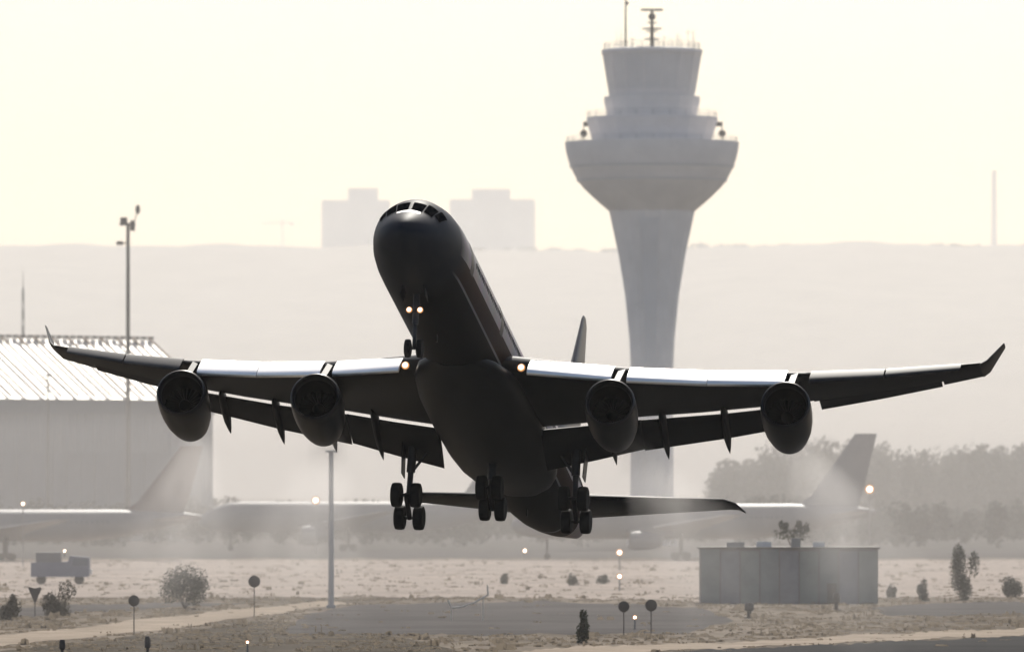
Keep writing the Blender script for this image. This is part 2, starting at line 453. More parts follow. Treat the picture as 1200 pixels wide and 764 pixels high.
# ================================================================== control tower
def control_tower():
    d = 1600.0; k = DELTA * d; cx = 764
    root = empty('control_tower', ((cx - 600) * k, d, 0))
    Z = lambda y: CAM_H + (HOR - y) * k
    def ring(prof, name, m, n=8, rot=PI / 8, parent=root, smooth=25):
        mb = MB(); rings = []
        for hw, y in prof:
            r = hw * k
            rings.append([Vector((r * math.cos(rot + 2*PI*i/n), r * math.sin(rot + 2*PI*i/n), Z(y))) for i in range(n)])
        mb.loft(rings)
        return mb.build(name, m, parent, smooth=smooth)
    N = 24
    # stem: sixteen-sided, flaring to the bowl
    stem = ring([(30, HOR + CAM_H / k), (26, 600), (25, 500), (25, 435), (27, 395), (32, 346), (39.5, 300), (50, 252), (51, 247)], 'stem', M_conc, 16, PI / 16, smooth=10)
    sl = MB(); pr = [(25.3, 610), (25.3, 435), (27.3, 395), (32.4, 346), (39.8, 300), (49, 256)]
    for (h0, y0), (h1, y1) in zip(pr, pr[1:]):
        for (w0, w1) in ((-8, 4),):
            f0, f1 = h0 / 25, h1 / 25
            a = [Vector((w0 * f0 * k, -h0 * k * .985, Z(y0))), Vector((w1 * f0 * k, -h0 * k * .985, Z(y0))),
                 Vector((w1 * f1 * k, -h1 * k * .985, Z(y1))), Vector((w0 * f1 * k, -h1 * k * .985, Z(y1)))]
            sl.prism(a, (0, -.25, 0))
    sl.build('glazed_strip', M_tglass, stem, smooth=0)
    bowl = ring([(50, 248), (60, 239.5), (68.5, 232), (81, 220), (87, 212), (91.5, 204), (95.3, 196), (98.2, 188), (100.6, 179), (102, 170), (102, 167)], 'bowl', M_conc, 32, 0, smooth=25)
    for y0, hw in ((196, 95.6), (212, 87.4)):
        ring([(hw, y0 + 1.6), (hw + 1.6, y0 - 1.6)], 'window_band', M_tglass, 32, 0, parent=bowl, smooth=25)
    rl = MB()
    def rail(mb, hw, y, h=6, n=32, rr=.05):
        r = hw * k; z = Z(y)
        pts = [Vector((r * math.cos(2*PI*i/n), r * math.sin(2*PI*i/n), z)) for i in range(n)]
        for i in range(n):
            p, q = pts[i], pts[(i + 1) % n]
            mb.tube(p, p + Vector((0, 0, h * k)), rr, rr, 5)
            for t in (1, .5): mb.tube(p + Vector((0, 0, h * k * t)), q + Vector((0, 0, h * k * t)), rr * .7, rr * .7, 4)
    rail(rl, 100, 167, 6); rl.build('railing', M_steel, bowl)
    lower = ring([(70, 170), (71, 165), (78, 142), (78, 138)], 'lower_gallery', M_conc2, 16, PI / 16, smooth=15)
    rl = MB(); rail(rl, 76, 138, 7, 24); rl.build('railing', M_steel, lower)
    upper = ring([(52, 139), (53, 137), (57, 120), (57, 114)], 'upper_gallery', M_conc, 16, PI / 16, smooth=15)
    cab = ring([(49.5, 114), (50, 111), (58, 64)], 'cab', M_tglass, 16, PI / 16, smooth=10)
    mu = MB()
    for i in range(16):
        a = PI / 16 + 2 * PI * i / 16
        mu.tube((50.2 * k * math.cos(a), 50.2 * k * math.sin(a), Z(112)), (58.2 * k * math.cos(a), 58.2 * k * math.sin(a), Z(64)), .14, .14, 6)
    mu.build('mullion', M_conc2, cab)
    ring([(50.6, 112.5), (51.8, 106)], 'sill_band', M_conc2, 16, PI / 16, parent=cab, smooth=10)
    roof = ring([(59, 65), (60, 63), (60, 59), (52, 57.5)], 'roof', M_conc, 16, PI / 16, smooth=15)
    rl = MB(); rail(rl, 56, 58, 7, 28); rl.build('railing', M_steel, roof)
    rnd = random.Random(4)
    for i in range(15):
        a = rnd.uniform(0, 2 * PI); r = (40 + 17 * rnd.random()) * k; h = rnd.uniform(9, 24) * k
        x, y = r * math.cos(a), r * math.sin(a)
        m = MB().tube((x, y, Z(58)), (x, y, Z(58) + h), .07, .035, 5)
        if i % 3 == 0: m.tube((x - .6, y, Z(58) + h * .8), (x + .6, y, Z(58) + h * .8), .04, .04, 4)
        m.build('whip_antenna', M_steel, roof)
    x = (733 - cx) * k
    MB().tube((x, -2, Z(58)), (x, -2, Z(-25)), .22, .12, 8).tube((x - .5, -2, Z(50)), (x + .5, -2, Z(50)), .06, .06, 4).sphere((x + .25, -2, Z(5)), .4).build('tall_antenna', M_dsteel, roof)
    rd = MB(); rd.tube((0, 0, Z(58)), (0, 0, Z(12)), .42, .26, 10)
    for yy, hw in ((46, 9), (37, 7), (34, 12), (27, 6)):
        rd.lathe([(hw * k, Z(yy) - .08), (hw * k, Z(yy) + .08)], n=14, cap=True)
    rd.sphere((0, 0, Z(20)), .75)
    mast = rd.build('radar_mast', M_dsteel, roof)
    MB().box((0, 0, Z(12)), (26 * k, .7, .42)).box((0, -.25, Z(12.6)), (20 * k, .3, .3)).build('radar_bar', M_dsteel, mast, smooth=0)
    for sx, px, py in ((-1, 684, 154), (1, 846, 150)):
        x = (px - cx) * k
        fl = MB(); fl.tube((x, -1, Z(167)), (x, -1, Z(143)), .12, .1, 6)
        fl.sphere((x, -1.2, Z(157)), .75, 1, .7, 1).box((x - sx * .9, -1, Z(146)), (1.8, .5, .9))
        fl.build('dish_antenna', M_dsteel, bowl)
    return tag(root, 'grey concrete airport control tower with flared bowl and glazed cab', 'control tower')
control_tower()

# ================================================================== hangar
def hangar():
    d = 1750.0; k = DELTA * d
    psi = math.radians(37)
    u = Vector((math.cos(psi), math.sin(psi), 0)); nrm = Vector((math.sin(psi), -math.cos(psi), 0))
    E = at(250, 468, d); eave = E.z
    rise = (468 - 398) * k; run = 76 * k / math.sin(psi)
    E = Vector((E.x, E.y, 0)); Lh = 110.0
    root = empty('hangar', E)
    def P(s, q, z): return u * s - nrm * q + Vector((0, 0, z))      # s along the eave (negative = left), q back from it
    roof = MB()
    N = 110                                                       # corrugations
    a, b = [], []
    for i in range(N * 4 + 1):
        s = -Lh * i / (N * 4.0) * 1.0
        h = (0.0, .09, .09, 0.0)[i % 4]
        a.append(P(s, -.6, eave - .25 + h)); b.append(P(s, run, eave + rise + h))
    roof.loft([a, b], cap=False, closed=False)
    M_roof = mat('corrugated_roof_metal', (0.80, 0.77, 0.72), 0.45, 0.6, var=0.06, scale=0.08)
    ro = roof.build('roof', M_roof, root, smooth=0)
    rs = MB(); i = 0
    s = -1.0
    while s > -Lh:                                                # rusty standing ribs down the slope
        p0, p1 = P(s, -.5, eave + .25), P(s, run, eave + rise + .5)
        rs.loft([[p0 - u * .22, p0 - u * .22 + Vector((0, 0, .45)), p0 + u * .22 + Vector((0, 0, .45)), p0 + u * .22],
                 [p1 - u * .22, p1 - u * .22 + Vector((0, 0, .45)), p1 + u * .22 + Vector((0, 0, .45)), p1 + u * .22]])
        s -= 4.4
    rs.build('roof_rib', mat('rusty_rib', (0.30, 0.18, 0.11), 0.7, var=0.3, scale=0.5), ro, smooth=0)['kind'] = 'stuff'
    back = MB(); back.poly([P(0, run, eave + rise), P(-Lh, run, eave + rise), P(-Lh, 2 * run, eave), P(0, 2 * run, eave)])
    back.build('roof_back', M_roof, root, smooth=0)
    rd = MB()
    for i in range(58):
        rd.box(P(-i * 1.9 - .5, run, eave + rise + .7), (1.1, .9, .6), Matrix.Rotation(psi, 3, 'Z'))
    rd.build('ridge_vent', M_dsteel, ro, smooth=0)
    wl = MB()                                                    # ribbed cladding
    a, b = [], []
    for i in range(Lh.__int__() * 2 + 1):
        s = -i * .5; q = .22 if i % 4 < 2 else 0
        a.append(P(s, q, 0)); b.append(P(s, q, eave - .3))
    wl.loft([a, b], cap=False, closed=False)
    wl.poly([P(0, .3, 0), P(0, 2 * run, 0), P(0, 2 * run, eave), P(0, run, eave + rise - .3), P(0, .3, eave - .3)])
    wl.poly([P(-Lh, .3, 0), P(-Lh, 2 * run, 0), P(-Lh, 2 * run, eave), P(-Lh, run, eave + rise - .3), P(-Lh, .3, eave - .3)])
    wl.poly([P(0, 2 * run, 0), P(-Lh, 2 * run, 0), P(-Lh, 2 * run, eave), P(0, 2 * run, eave)])
    wall = wl.build('wall', M_hwall, root, smooth=0)
    MB().prism([P(0, -.5, eave - 3.4), P(-Lh, -.5, eave - 3.4), P(-Lh, -.5, eave - .5), P(0, -.5, eave - .5)], -nrm * .4).build('fascia', mat('fascia_panel', (0.24, 0.25, 0.26), 0.6, var=0.1, scale=.2), root, smooth=0)
    for j in range(5):
        s0 = -4 - j * 20.5; dr = MB()
        for q in range(5):
            dr.prism([P(s0 - q * 3.7, -.12, .1), P(s0 - q * 3.7 - 3.5, -.12, .1), P(s0 - q * 3.7 - 3.5, -.12, 19.5), P(s0 - q * 3.7, -.12, 19.5)], nrm * (.15 + .1 * (q % 2)))
        dr.build('hangar_door', mat('door_panel', (0.25, 0.26, 0.28), 0.55, var=0.12, scale=.15), wall, smooth=0)
    return tag(root, 'large grey hangar with sunlit ribbed metal roof', 'hangar')
hangar()

def camera_mast(px, top, d, label):
    k = DELTA * d; H = CAM_H + (HOR - top) * k
    r = empty('floodlight_mast', (at(px, 0, d).x, d, 0))
    pole = MB(); pole.tube((0, 0, 0), (0, 0, H), .55, .36, 12); pole.build('pole', M_dsteel, r)
    hd = MB(); hd.box((-.1, 0, H), (3.4, 1.0, .5)); hd.box((-.9, -.3, H + .8), (1.5, .9, 1.3)); hd.box((1.0, -.3, H - .3), (1.0, .8, 2.2)); hd.tube((1.2, 0, H), (2.0, 0, H + 2.8), .12, .12, 6); hd.sphere((2.1, 0, H + 3.2), .85, .6, .6, 1.2)
    hd.build('lamp_head', M_dsteel, r, smooth=30)
    sd_ = MB(); z = H - 22 * k; sd_.box((-.9, 0, z), (1.8, .3, .3)); sd_.box((-1.8, 0, z), (1.3, .7, .8)); sd_.build('bracket_lamp', M_dsteel, r, smooth=0)
    return tag(r, label, 'mast')
camera_mast(150, 263, 1700, 'tall thin dark mast with lamp head in front of the hangar roof')
r = empty('lamp_post', (at(56, 0, 1700).x, 1700, 0)); k = DELTA * 1700
MB().tube((0, 0, 0), (0, 0, CAM_H + (HOR - 440) * k), .32, .2, 10).build('pole', M_dsteel, r)
MB().box((0, 0, CAM_H + (HOR - 440) * k), (1.6, .6, .4)).build('lamp_head', M_dsteel, r, smooth=0)
tag(r, 'shorter dark lamp post before the left end of the hangar', 'lamp post')
r = empty('lamp_post', ground_at(388, 712)); k = DELTA * gd(712)
M_pale_steel = mat('pale_steel', (0.50, 0.48, 0.46), 0.6, var=0.1, scale=2)
MB().tube((0, 0, 0), (0, 0, 182 * k), .30, .22, 12).box((0, 0, .15), (.9, .9, .3)).build('pole', M_pale_steel, r)
MB().box((0, 0, 182 * k + .1), (1.1, .4, .2)).build('lamp_head', M_pale_steel, r, smooth=30)
tag(r, 'pale lamp post standing in the dusty grass under the left wing', 'lamp post')

# ================================================================== parked airliners
def airfoil(x0, x1, t, n=9, camber=0.0):
    """closed loop of (x, z), upper TE to LE to lower TE, for unit chord between x0 and x1"""
    def th(x): return 5 * t * (.2969 * math.sqrt(max(x, 0)) - .126 * x - .3516 * x * x + .2843 * x ** 3 - .1036 * x ** 4)
    xs = [x0 + (x1 - x0) * (.5 - .5 * math.cos(PI * i / n)) for i in range(n + 1)]
    cb = lambda x: camber * 4 * x * (1 - x)
    return [(x, cb(x) + th(x)) for x in reversed(xs)] + [(x, cb(x) - th(x)) for x in xs[(1 if x0 == 0 else 0):]]

def fus_ring(a, zt, zb, hw, n=36):
    zc, hz = (zt + zb) / 2, (zt - zb) / 2
    return [Vector((hw * math.cos(2*PI*i/n), a, zc + hz * math.sin(2*PI*i/n))) for i in range(n)]

def surf(secs, loop_fn):
    """loft of wing sections; secs: (s, a_le, chord, z, twist)"""
    rings = []
    for (s, a, c, z, tw) in secs:
        ct, st = math.cos(tw), math.sin(tw)
        rings.append([Vector((s, a + x * c * ct + zz * c * st, z - x * c * st + zz * c * ct)) for x, zz in loop_fn(s)])
    return MB().loft(rings)

def make_parked(fin_m, body_m):
    r = empty('parked_airliner', (0, 0, 0))
    zc = 6.3
    st = [(0, -.7, -.9, .05), (.4, .1, -1.6, .8), (1.5, 1.0, -2.2, 1.6), (3, 1.9, -2.6, 2.2), (5.5, 2.7, -2.85, 2.75), (8, 2.9, -2.9, 2.9), (40, 2.9, -2.9, 2.9), (46, 2.9, -2.2, 2.6), (52, 2.7, -.9, 1.9), (57, 2.4, .4, 1.0), (60, 1.9, 1.1, .35)]
    MB().loft([fus_ring(a, zt + zc, zb + zc, hw, 28) for a, zt, zb, hw in st]).build('fuselage', body_m, r)
    wn_ = MB()
    for sgn in (-1, 1):
        for i in range(44): wn_.box((sgn * 2.84, 8 + i * .85, zc + .7), (.2, .32, .45))
    wn_.build('cabin_window', M_dglass, r, smooth=0)['kind'] = 'stuff'
    MB().box((0, 2.35, zc + 1.35), (2.6, 1.1, .55), Matrix.Rotation(math.radians(28), 3, 'X')).build('cockpit_window', M_dglass, r, smooth=0)
    af = airfoil(0, 1, .11)
    for sgn in (-1, 1):
        surf([(sgn * 1.5, 18, 12, zc - 1.8, .05), (sgn * 9, 23, 8, zc - 1.0, .04), (sgn * 28, 35, 2.4, zc + 1.2, .02)], lambda s: af).build('wing', body_m, r)
        surf([(sgn * .5, 51, 6.5, zc + 1.0, 0), (sgn * 9.6, 56.5, 2.6, zc + 1.9, 0)], lambda s: af).build('tailplane', body_m, r)
        e = MB(); e.lathe([(1.05, 0), (1.4, .1), (1.55, 1.2), (1.45, 3.2), (1.0, 5.0), (.5, 5.4)], (sgn * 9.4, 19.5, zc - 3.1), 'Y', 20, cap=True)
        e.box((sgn * 9.4, 24, zc - 1.6), (.3, 5.5, 1.6)); e.build('engine', body_m, r)
        g_ = MB(); g_.tube((sgn * 5, 28, zc - 2), (sgn * 5, 28, .7), .25, .2, 8)
        for dx in (-.6, .6):
            for dy in (-.9, .9): g_.lathe([(.4, -.2), (.65, -.18), (.65, .18), (.4, .2)], (sgn * 5 + dx, 28 + dy, .66), 'X', 16, cap=True)
        g_.build('main_gear', M_tyre, r)
    g_ = MB(); g_.tube((0, 6, zc - 2.6), (0, 6, .6), .18, .14, 8)
    for dx in (-.4, .4): g_.lathe([(.3, -.15), (.52, -.14), (.52, .14), (.3, .15)], (dx, 6, .53), 'X', 16, cap=True)
    g_.build('nose_gear', M_tyre, r)
    fr = airfoil(0, 1, .10)
    fin = MB(); rings = []
    for z, a, c in ((zc + 2.3, 46.5, 10.5), (zc + 4.2, 49.5, 8.2), (zc + 14.4, 56.6, 3.6)):
        rings.append([Vector((zz * c, a + x * c, z)) for x, zz in fr])
    fin.loft(rings); fin.build('fin', fin_m, r)
    return r
def place_parked(o, px_tail, d, rz, label):
    """tail (60 m aft of the nose) at photo column px_tail"""
    t = Vector(((px_tail - 600) * DELTA * d, d, 0))
    o.rotation_euler = (0, 0, rz)
    o.location = t - Matrix.Rotation(rz, 3, 'Z') @ Vector((0, 58, 0))
    tag(o, label, 'airliner', 'parked airliners on the hazy apron')
pa = make_parked(M_apron_grey, M_apron_grey)
pb = copy_tree(pa); pc = copy_tree(pa)
for ch in pb.children:
    if ch.name.startswith('fin'):
        ch.data = ch.data.copy(); ch.data.materials[0] = M_redfin
place_parked(pa, 1012, 1300, math.radians(-90), 'parked grey airliner with tall fin before the wood on the right')
place_parked(pb, 222, 1290, math.radians(-84), 'parked airliner with faded red fin before the grey hangar')
place_parked(pc, 596, 1480, math.radians(-90), 'parked grey airliner at the apron centre, its tail behind the climbing airliner')
pb.scale = (1, 1, .9)

# ================================================================== the airliner taking off
A0 = 37.0
def airliner():
    yaw, pit, rol = math.radians(8.7), math.radians(16.4), math.radians(1.27)
    Rz = Matrix.Rotation(-yaw, 3, 'Z'); Rx = Matrix.Rotation(-pit, 3, 'X'); Ry = Matrix.Rotation(rol, 3, 'Y')
    root = empty('airliner', (-1.05, 500.0, CAM_H + 5.45))
    root.rotation_euler = (Rz @ Rx @ Ry).to_euler()
    P = lambda s, a, z: Vector((s, a - A0, z))
    # ---- fuselage
    ST = [(0, -.72, -.86, .06), (.12, -.42, -1.16, .38), (.4, -.08, -1.48, .78), (.9, .32, -1.80, 1.2), (1.6, .76, -2.10, 1.62),
          (2.1, 1.08, -2.25, 1.85), (2.7, 1.62, -2.40, 2.06), (3.3, 2.05, -2.5, 2.24), (4.2, 2.42, -2.64, 2.45), (5.5, 2.68, -2.75, 2.66), (7.2, 2.8, -2.81, 2.79),
          (9, 2.82, -2.82, 2.82), (20, 2.82, -2.82, 2.82), (30, 2.82, -2.82, 2.82), (40, 2.82, -2.82, 2.82), (49, 2.82, -2.82, 2.82), (53, 2.82, -2.72, 2.8), (57, 2.82, -2.35, 2.68),
          (60, 2.8, -1.92, 2.48), (63, 2.76, -1.32, 2.2), (66, 2.68, -.62, 1.82), (69, 2.55, .18, 1.36), (71.5, 2.4, .85, .9), (73, 2.25, 1.25, .52), (73.5, 2.1, 1.5, .28)]
    n = 48
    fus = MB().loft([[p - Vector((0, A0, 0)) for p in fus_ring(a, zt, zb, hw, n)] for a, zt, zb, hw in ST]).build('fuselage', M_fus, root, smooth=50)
    def skin(a, ang, off):
        for q, r in zip(ST, ST[1:]):
            if q[0] <= a <= r[0]:
                t = (a - q[0]) / (r[0] - q[0]); zt, zb, hw = [q[j] + (r[j] - q[j]) * t for j in (1, 2, 3)]
                zc, hz = (zt + zb) / 2, (zt - zb) / 2
                return P((hw + off) * math.cos(ang), a, zc + (hz + off) * math.sin(ang))
    # cockpit panes: three a side, wrapped round the nose
    for sgn in (-1, 1):
        for (g0, g1, a0, a1) in ((3, 24, 2.05, 2.95), (26, 45, 2.15, 3.15), (47, 62, 2.45, 3.55)):
            pts = []
            for i in range(5):
                t = i / 4; an = math.radians(90 - sgn * (g0 + (g1 - g0) * t))
                pts.append((an, a0 + .0 * t, a1))
            mb = MB()
            mb.loft([[skin(a, an, .025) for an, _, _ in pts] for a in [a0 + (a1 - a0) * i / 4 for i in range(5)]], cap=False, closed=False)
            mb.build('cockpit_window', M_cockpit, fus)
    glint_strip = MB()  # polished strip added to make the bright glint below the panes
    rows = []
    for f, off in ((0, .012), (.5, .03), (1, .035)):
        rows.append([skin(1.66 + .20 * f, math.radians(90 - gq), off) for gq in range(-24, 25, 8)])
    glint_strip.loft(rows, cap=False, closed=False); glint_strip.build('windscreen_glint', M_slat, fus)
    for a in (8.5, 20.5, 47.5, 60.5):
        for sgn in (-1, 1):
            mb = MB(); rows = []
            for zan in (-14, -4, 6, 16, 26):
                an = math.radians(zan) if sgn > 0 else math.radians(180 - zan)
                rows.append([skin(a + t, an, .012) for t in (0, .5, 1.05)])
            mb.loft(rows, cap=False, closed=False); mb.build('cabin_door', M_belly, fus)
    wn_ = MB()
    for sgn in (-1, 1):
        for i in range(92):
            a = 10.5 + i * .54
            p = skin(a, math.asin(.10) if sgn > 0 else PI - math.asin(.10), -.02)
            wn_.box(p, (.05, .26, .38))
    wn_.build('cabin_window', M_cockpit, fus, smooth=0)['kind'] = 'stuff'
    for a, z0 in ((14, -2.82), (52, -2.75), (17, 2.82)):
        s_ = -1 if z0 < 0 else 1
        MB().prism([P(-.03, a, z0), P(-.03, a + .5, z0), P(-.03, a + .55, z0 + s_ * .4), P(-.03, a + .3, z0 + s_ * .42)], (.06, 0, 0)).build('blade_antenna', M_belly, fus, smooth=0)
    # belly fairing
    bf = [(20.5, -2.86, 1.2, -2.0), (22, -3.05, 2.4, -1.9), (24.5, -3.35, 3.05, -1.6), (28, -3.6, 3.35, -1.2), (34, -3.68, 3.45, -1.0), (40, -3.6, 3.4, -1.1), (43.5, -3.4, 3.2, -1.3), (46, -3.15, 2.8, -1.6), (48, -2.9, 2.2, -1.9), (49, -2.83, 1.4, -2.2)]
    rings = []
    for a, zb, hw, zt in bf:
        ring = []
        for i in range(24):
            t = 2 * PI * i / 24; cx, sz = math.cos(t), math.sin(t)
            zc = (zb + zt) / 2 + .3
            e = .75
            ring.append(P(hw * math.copysign(abs(cx) ** e, cx), a, zc + ((zt - zc) if sz > 0 else (zc - zb)) * math.copysign(abs(sz) ** e, sz)))
        rings.append(ring)
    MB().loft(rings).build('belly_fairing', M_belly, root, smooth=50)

    # ---- wings
    zw = lambda s: -1.45 + .075 * s + .0044 * s * s
    def LE(s):
        return 22.7 + .66 * s
    def TE(s):
        return 39.0 + .05 * s if s < 9.4 else 39.47 + (s - 9.4) * .285
    def sec(s):
        return LE(s), TE(s) - LE(s), zw(s), math.radians(4.2 - .13 * s)
    tc = lambda s: .135 - .0012 * s
    def section_pts(sgn, s, loop):
        a, c, z, tw = sec(s); ct, st = math.cos(tw), math.sin(tw)
        return [P(sgn * s, a + x * ct + zz * st, z - x * st + zz * ct) for x, zz in [(x * c, zz * c) for x, zz in loop]]
    for sgn in (-1, 1):
        mb = MB()
        ss = [1.2, 2.9, 6, 9.4, 13, 16.5, 19.8]
        mb.loft([section_pts(sgn, s, airfoil(0, .73, tc(s), 12, .012)) for s in ss])
        mb.loft([section_pts(sgn, s, airfoil(0, .76, tc(s), 12, .012)) for s in (19.8, 23, 25.5, 27.6)])
        mb.loft([section_pts(sgn, s, airfoil(0, 1, tc(s), 12, .012)) for s in (27.6, 29, 30.0)])
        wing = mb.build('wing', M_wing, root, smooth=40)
        # winglet
        a, c, z, tw = sec(30.0); rings = []
        for t in (0, .15, .45, 1):
            cc = c * (1 - .62 * t); aa = a + 2.0 * t + .2; x = 30.0 + (.25 * min(1, t / .15)) + 1.0 * t; zz0 = z + .05 * min(1, t / .15) + 2.0 * t
            cant = math.radians(58) * min(1, t / .15)
            rings.append([P(sgn * (x - q * cc * math.sin(cant)), aa + xx * cc, zz0 + q * cc * math.cos(cant)) for xx, q in airfoil(0, 1, .09, 8)])
        MB().loft(rings).build('winglet', M_wing, wing, smooth=40)
        # flaps
        for s0, s1, dx in ((3.3, 9.38, 21), (9.41, 19.5, 23)):
            rings = []
            for s in (s0, (s0 + s1) / 2, s1):
                a, c, z, tw = sec(s); dfl = math.radians(dx); fc = .27 * c
                lx, lz = (.748 * c, -.030 * c - .09) if s0 > 9 else (.748 * c, -.030 * c - .07)
                loop = []
                for x, zz in airfoil(0, 1, .16, 9, .02):
                    X, Zz = x * fc, zz * fc
                    X, Zz = X * math.cos(dfl) + Zz * math.sin(dfl), -X * math.sin(dfl) + Zz * math.cos(dfl)
                    loop.append(((lx + X) / c, (lz + Zz) / c))
                rings.append(section_pts(sgn, s, loop))
            MB().loft(rings).build('flap', M_wing, wing, smooth=40)
        rings = []
        for s in (20.1, 24, 27.5):
            a, c, z, tw = sec(s); loop = []
            for x, zz in airfoil(.77, 1, tc(s), 6, .012):
                loop.append((x, zz - (x - .77) * .12))
            rings.append(section_pts(sgn, s, loop))
        MB().loft(rings).build('aileron', M_wing, wing, smooth=40)
        # slats: drooped, bare metal
        for s0, s1 in ((4.0, 8.75), (9.65, 14.23), (14.27, 18.7), (20.1, 24.4), (24.5, 28.9)):
            rings = []
            for s in (s0, s1):
                a, c, z, tw = sec(s); cs = (1.28 if s < 19 else 1.5 - (s - 19) * .075) * (1 if s < 19 else .72)
                up = [(.44, .33), (.30, .29), (.10, .17), (-.14, -.01), (-.40, -.23), (-.64, -.45), (-.82, -.64), (-.90, -.78), (-.88, -.88), (-.78, -.92)]
                lo = [(-.62, -.70), (-.44, -.48), (-.22, -.26), (.05, -.02), (.26, .20)]
                rings.append(section_pts(sgn, s, [(x * cs / c, zz * cs / c) for x, zz in up + lo]))
            MB().loft(rings).build('slat', M_slat if s0 < 19 else M_wing, wing, smooth=60)
        # flap track fairings
        for s, ln in ((7.5, 5.6), (10.7, 5.3), (14.4, 5.0), (18.2, 4.6)):
            a, c, z, tw = sec(s); dr = math.radians(21)
            o = (a + .60 * c, z - .60 * c * math.sin(tw) - .45)
            rings = []
            for t, r in ((0, .04), (.08, .22), (.25, .40), (.5, .45), (.7, .38), (.88, .2), (1, .03)):
                dn = dr * (0 if t < .3 else 1)
                aa = o[0] + ln * t; zz = o[1] - .02 * ln * t - max(0, t - .3) * ln * math.tan(dr)
                rings.append([P(sgn * s + r * .62 * math.cos(2*PI*i/12), aa, zz + r * 1.15 * math.sin(2*PI*i/12)) for i in range(12)])
            MB().loft(rings).build('flap_fairing', M_wing, wing, smooth=50)
        # landing light at the root
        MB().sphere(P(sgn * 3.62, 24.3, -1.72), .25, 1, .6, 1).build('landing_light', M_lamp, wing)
        # spoiler line and fuel-vent details
        for q in range(4):
            s0 = 11 + q * 2.1; b = MB()
            b.loft([section_pts(sgn, s, [(.60, .058), (.73, .040), (.73, .044), (.60, .063)]) for s in (s0, s0 + 1.95)])
            b.build('spoiler', M_wing, wing, smooth=0)

    # ---- engines
    def engine(sgn, s, a, z):
        eng = MB()
        prof = [(1.30, .6), (1.32, .25), (1.38, .06), (1.45, 0), (1.52, .06), (1.57, .35), (1.60, 1.0), (1.61, 1.8), (1.57, 2.8), (1.46, 3.9), (1.24, 5.0), (1.10, 5.5), (1.05, 5.5), (1.02, 5.0)]
        tilt = Matrix.Rotation(math.radians(3.2), 3, 'Z') @ Matrix.Rotation(math.radians(-6), 3, 'X')
        def lat(pr, n=40):
            rings = []
            for r, h in pr:
                rings.append([P(sgn * s, a, z) + tilt @ Vector((r * math.cos(2*PI*i/n), h, r * math.sin(2*PI*i/n))) for i in range(n)])
            return rings
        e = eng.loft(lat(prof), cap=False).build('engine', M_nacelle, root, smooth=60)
        MB().loft(lat([(1.305, .55), (1.28, 1.1), (1.28, 2.2), (1.28, 2.45), (.02, 2.46)]), cap=False).build('intake_duct', M_intake, e, smooth=50)
        MB().loft(lat([(1.322, .24), (1.383, .045), (1.45, -.012), (1.525, .045), (1.56, .2)]), cap=False).build('intake_lip', M_lip, e, smooth=60)
        fb = MB()
        for i in range(26):
            t0 = 2 * PI * i / 26
            q = []
            for r, dt, dh in ((.38, -.10, 2.02), (1.25, -.02, 2.0), (1.25, .13, 2.25), (.38, .10, 2.32)):
                q.append(P(sgn * s, a, z) + tilt @ Vector((r * math.cos(t0 + dt), dh, r * math.sin(t0 + dt))))
            fb.poly(q)
        fb.build('fan', M_intake, e, smooth=0)
        MB().loft(lat([(.02, 1.52), (.14, 1.6), (.28, 1.82), (.38, 2.1), (.39, 2.35)], 20)).build('spinner', M_intake, e, smooth=50)
        MB().loft(lat([(.9, 4.6), (.82, 5.6), (.62, 6.2), (.62, 6.3), (.6, 5.3)], 24), cap=False).loft(lat([(.5, 5.1), (.42, 6.3), (.1, 6.9), (.02, 6.92)], 20)).build('exhaust_nozzle', M_gear, e, smooth=50)
        aw, c, zz, tw = sec(s)
        pts = [(a + 1.2, z + 1.60), (a + 2.2, z + 2.0), (aw + .2, zz + .15), (aw + 2.2, zz - .1), (aw + 4.0, zz - .9), (a + 6.0, z + .75), (a + 4.6, z + 1.1)]
        MB().prism([P(sgn * s - .2, p, q) for p, q in pts], (.4, 0, 0)).build('pylon', M_wing, e, smooth=0)
    for sgn in (-1, 1):
        engine(sgn, 9.2, 24.6, -3.7); engine(sgn, 19.15, 31.6, -1.5)

    # ---- tail
    rings = []
    for z, a, c in ((2.2, 58.5, 12.3), (3.6, 61.6, 9.6), (9, 66.2, 6.5), (14.6, 70.9, 3.1)):
        rings.append([P(q * c, a + x * c * .70, z) for x, q in airfoil(0, 1, .105, 10)])
    def finloft(x0, x1):
        rg = []
        for z, a, c in ((2.0, 57.5, 12.9), (3.8, 60.9, 10.0), (10, 65.6, 6.9), (15.9, 69.9, 2.3), (16.2, 70.3, 1.5)):
            rg.append([P(q * c, a + x * c, z) for x, q in airfoil(x0, x1, .105, 10)])
        return MB().loft(rg)
    fin = finloft(0, .70).build('fin', M_fus_fin, root, smooth=40)
    finloft(.705, 1).build('rudder', M_fus_fin, fin, smooth=40)
    for sgn in (-1, 1):
        def hloft(x0, x1):
            rg = []
            for s, a, c, z in ((.6, 63.6, 7.6, 1.55), (6, 67.0, 5.2, 2.5), (10.4, 69.6, 3.4, 3.25), (11.1, 70.5, 2.2, 3.25), (11.6, 71.8, .8, 3.1)):
                tw = math.radians(-4.5)
                rg.append([P(sgn * s, a + x * c * math.cos(tw), z - x * c * math.sin(tw) + q * c) for x, q in airfoil(x0, x1, .10, 9)])
            return MB().loft(rg)
        tp = hloft(0, .69).build('tailplane', M_wing, root, smooth=40)
        hloft(.70, 1).build('elevator', M_wing, tp, smooth=40)

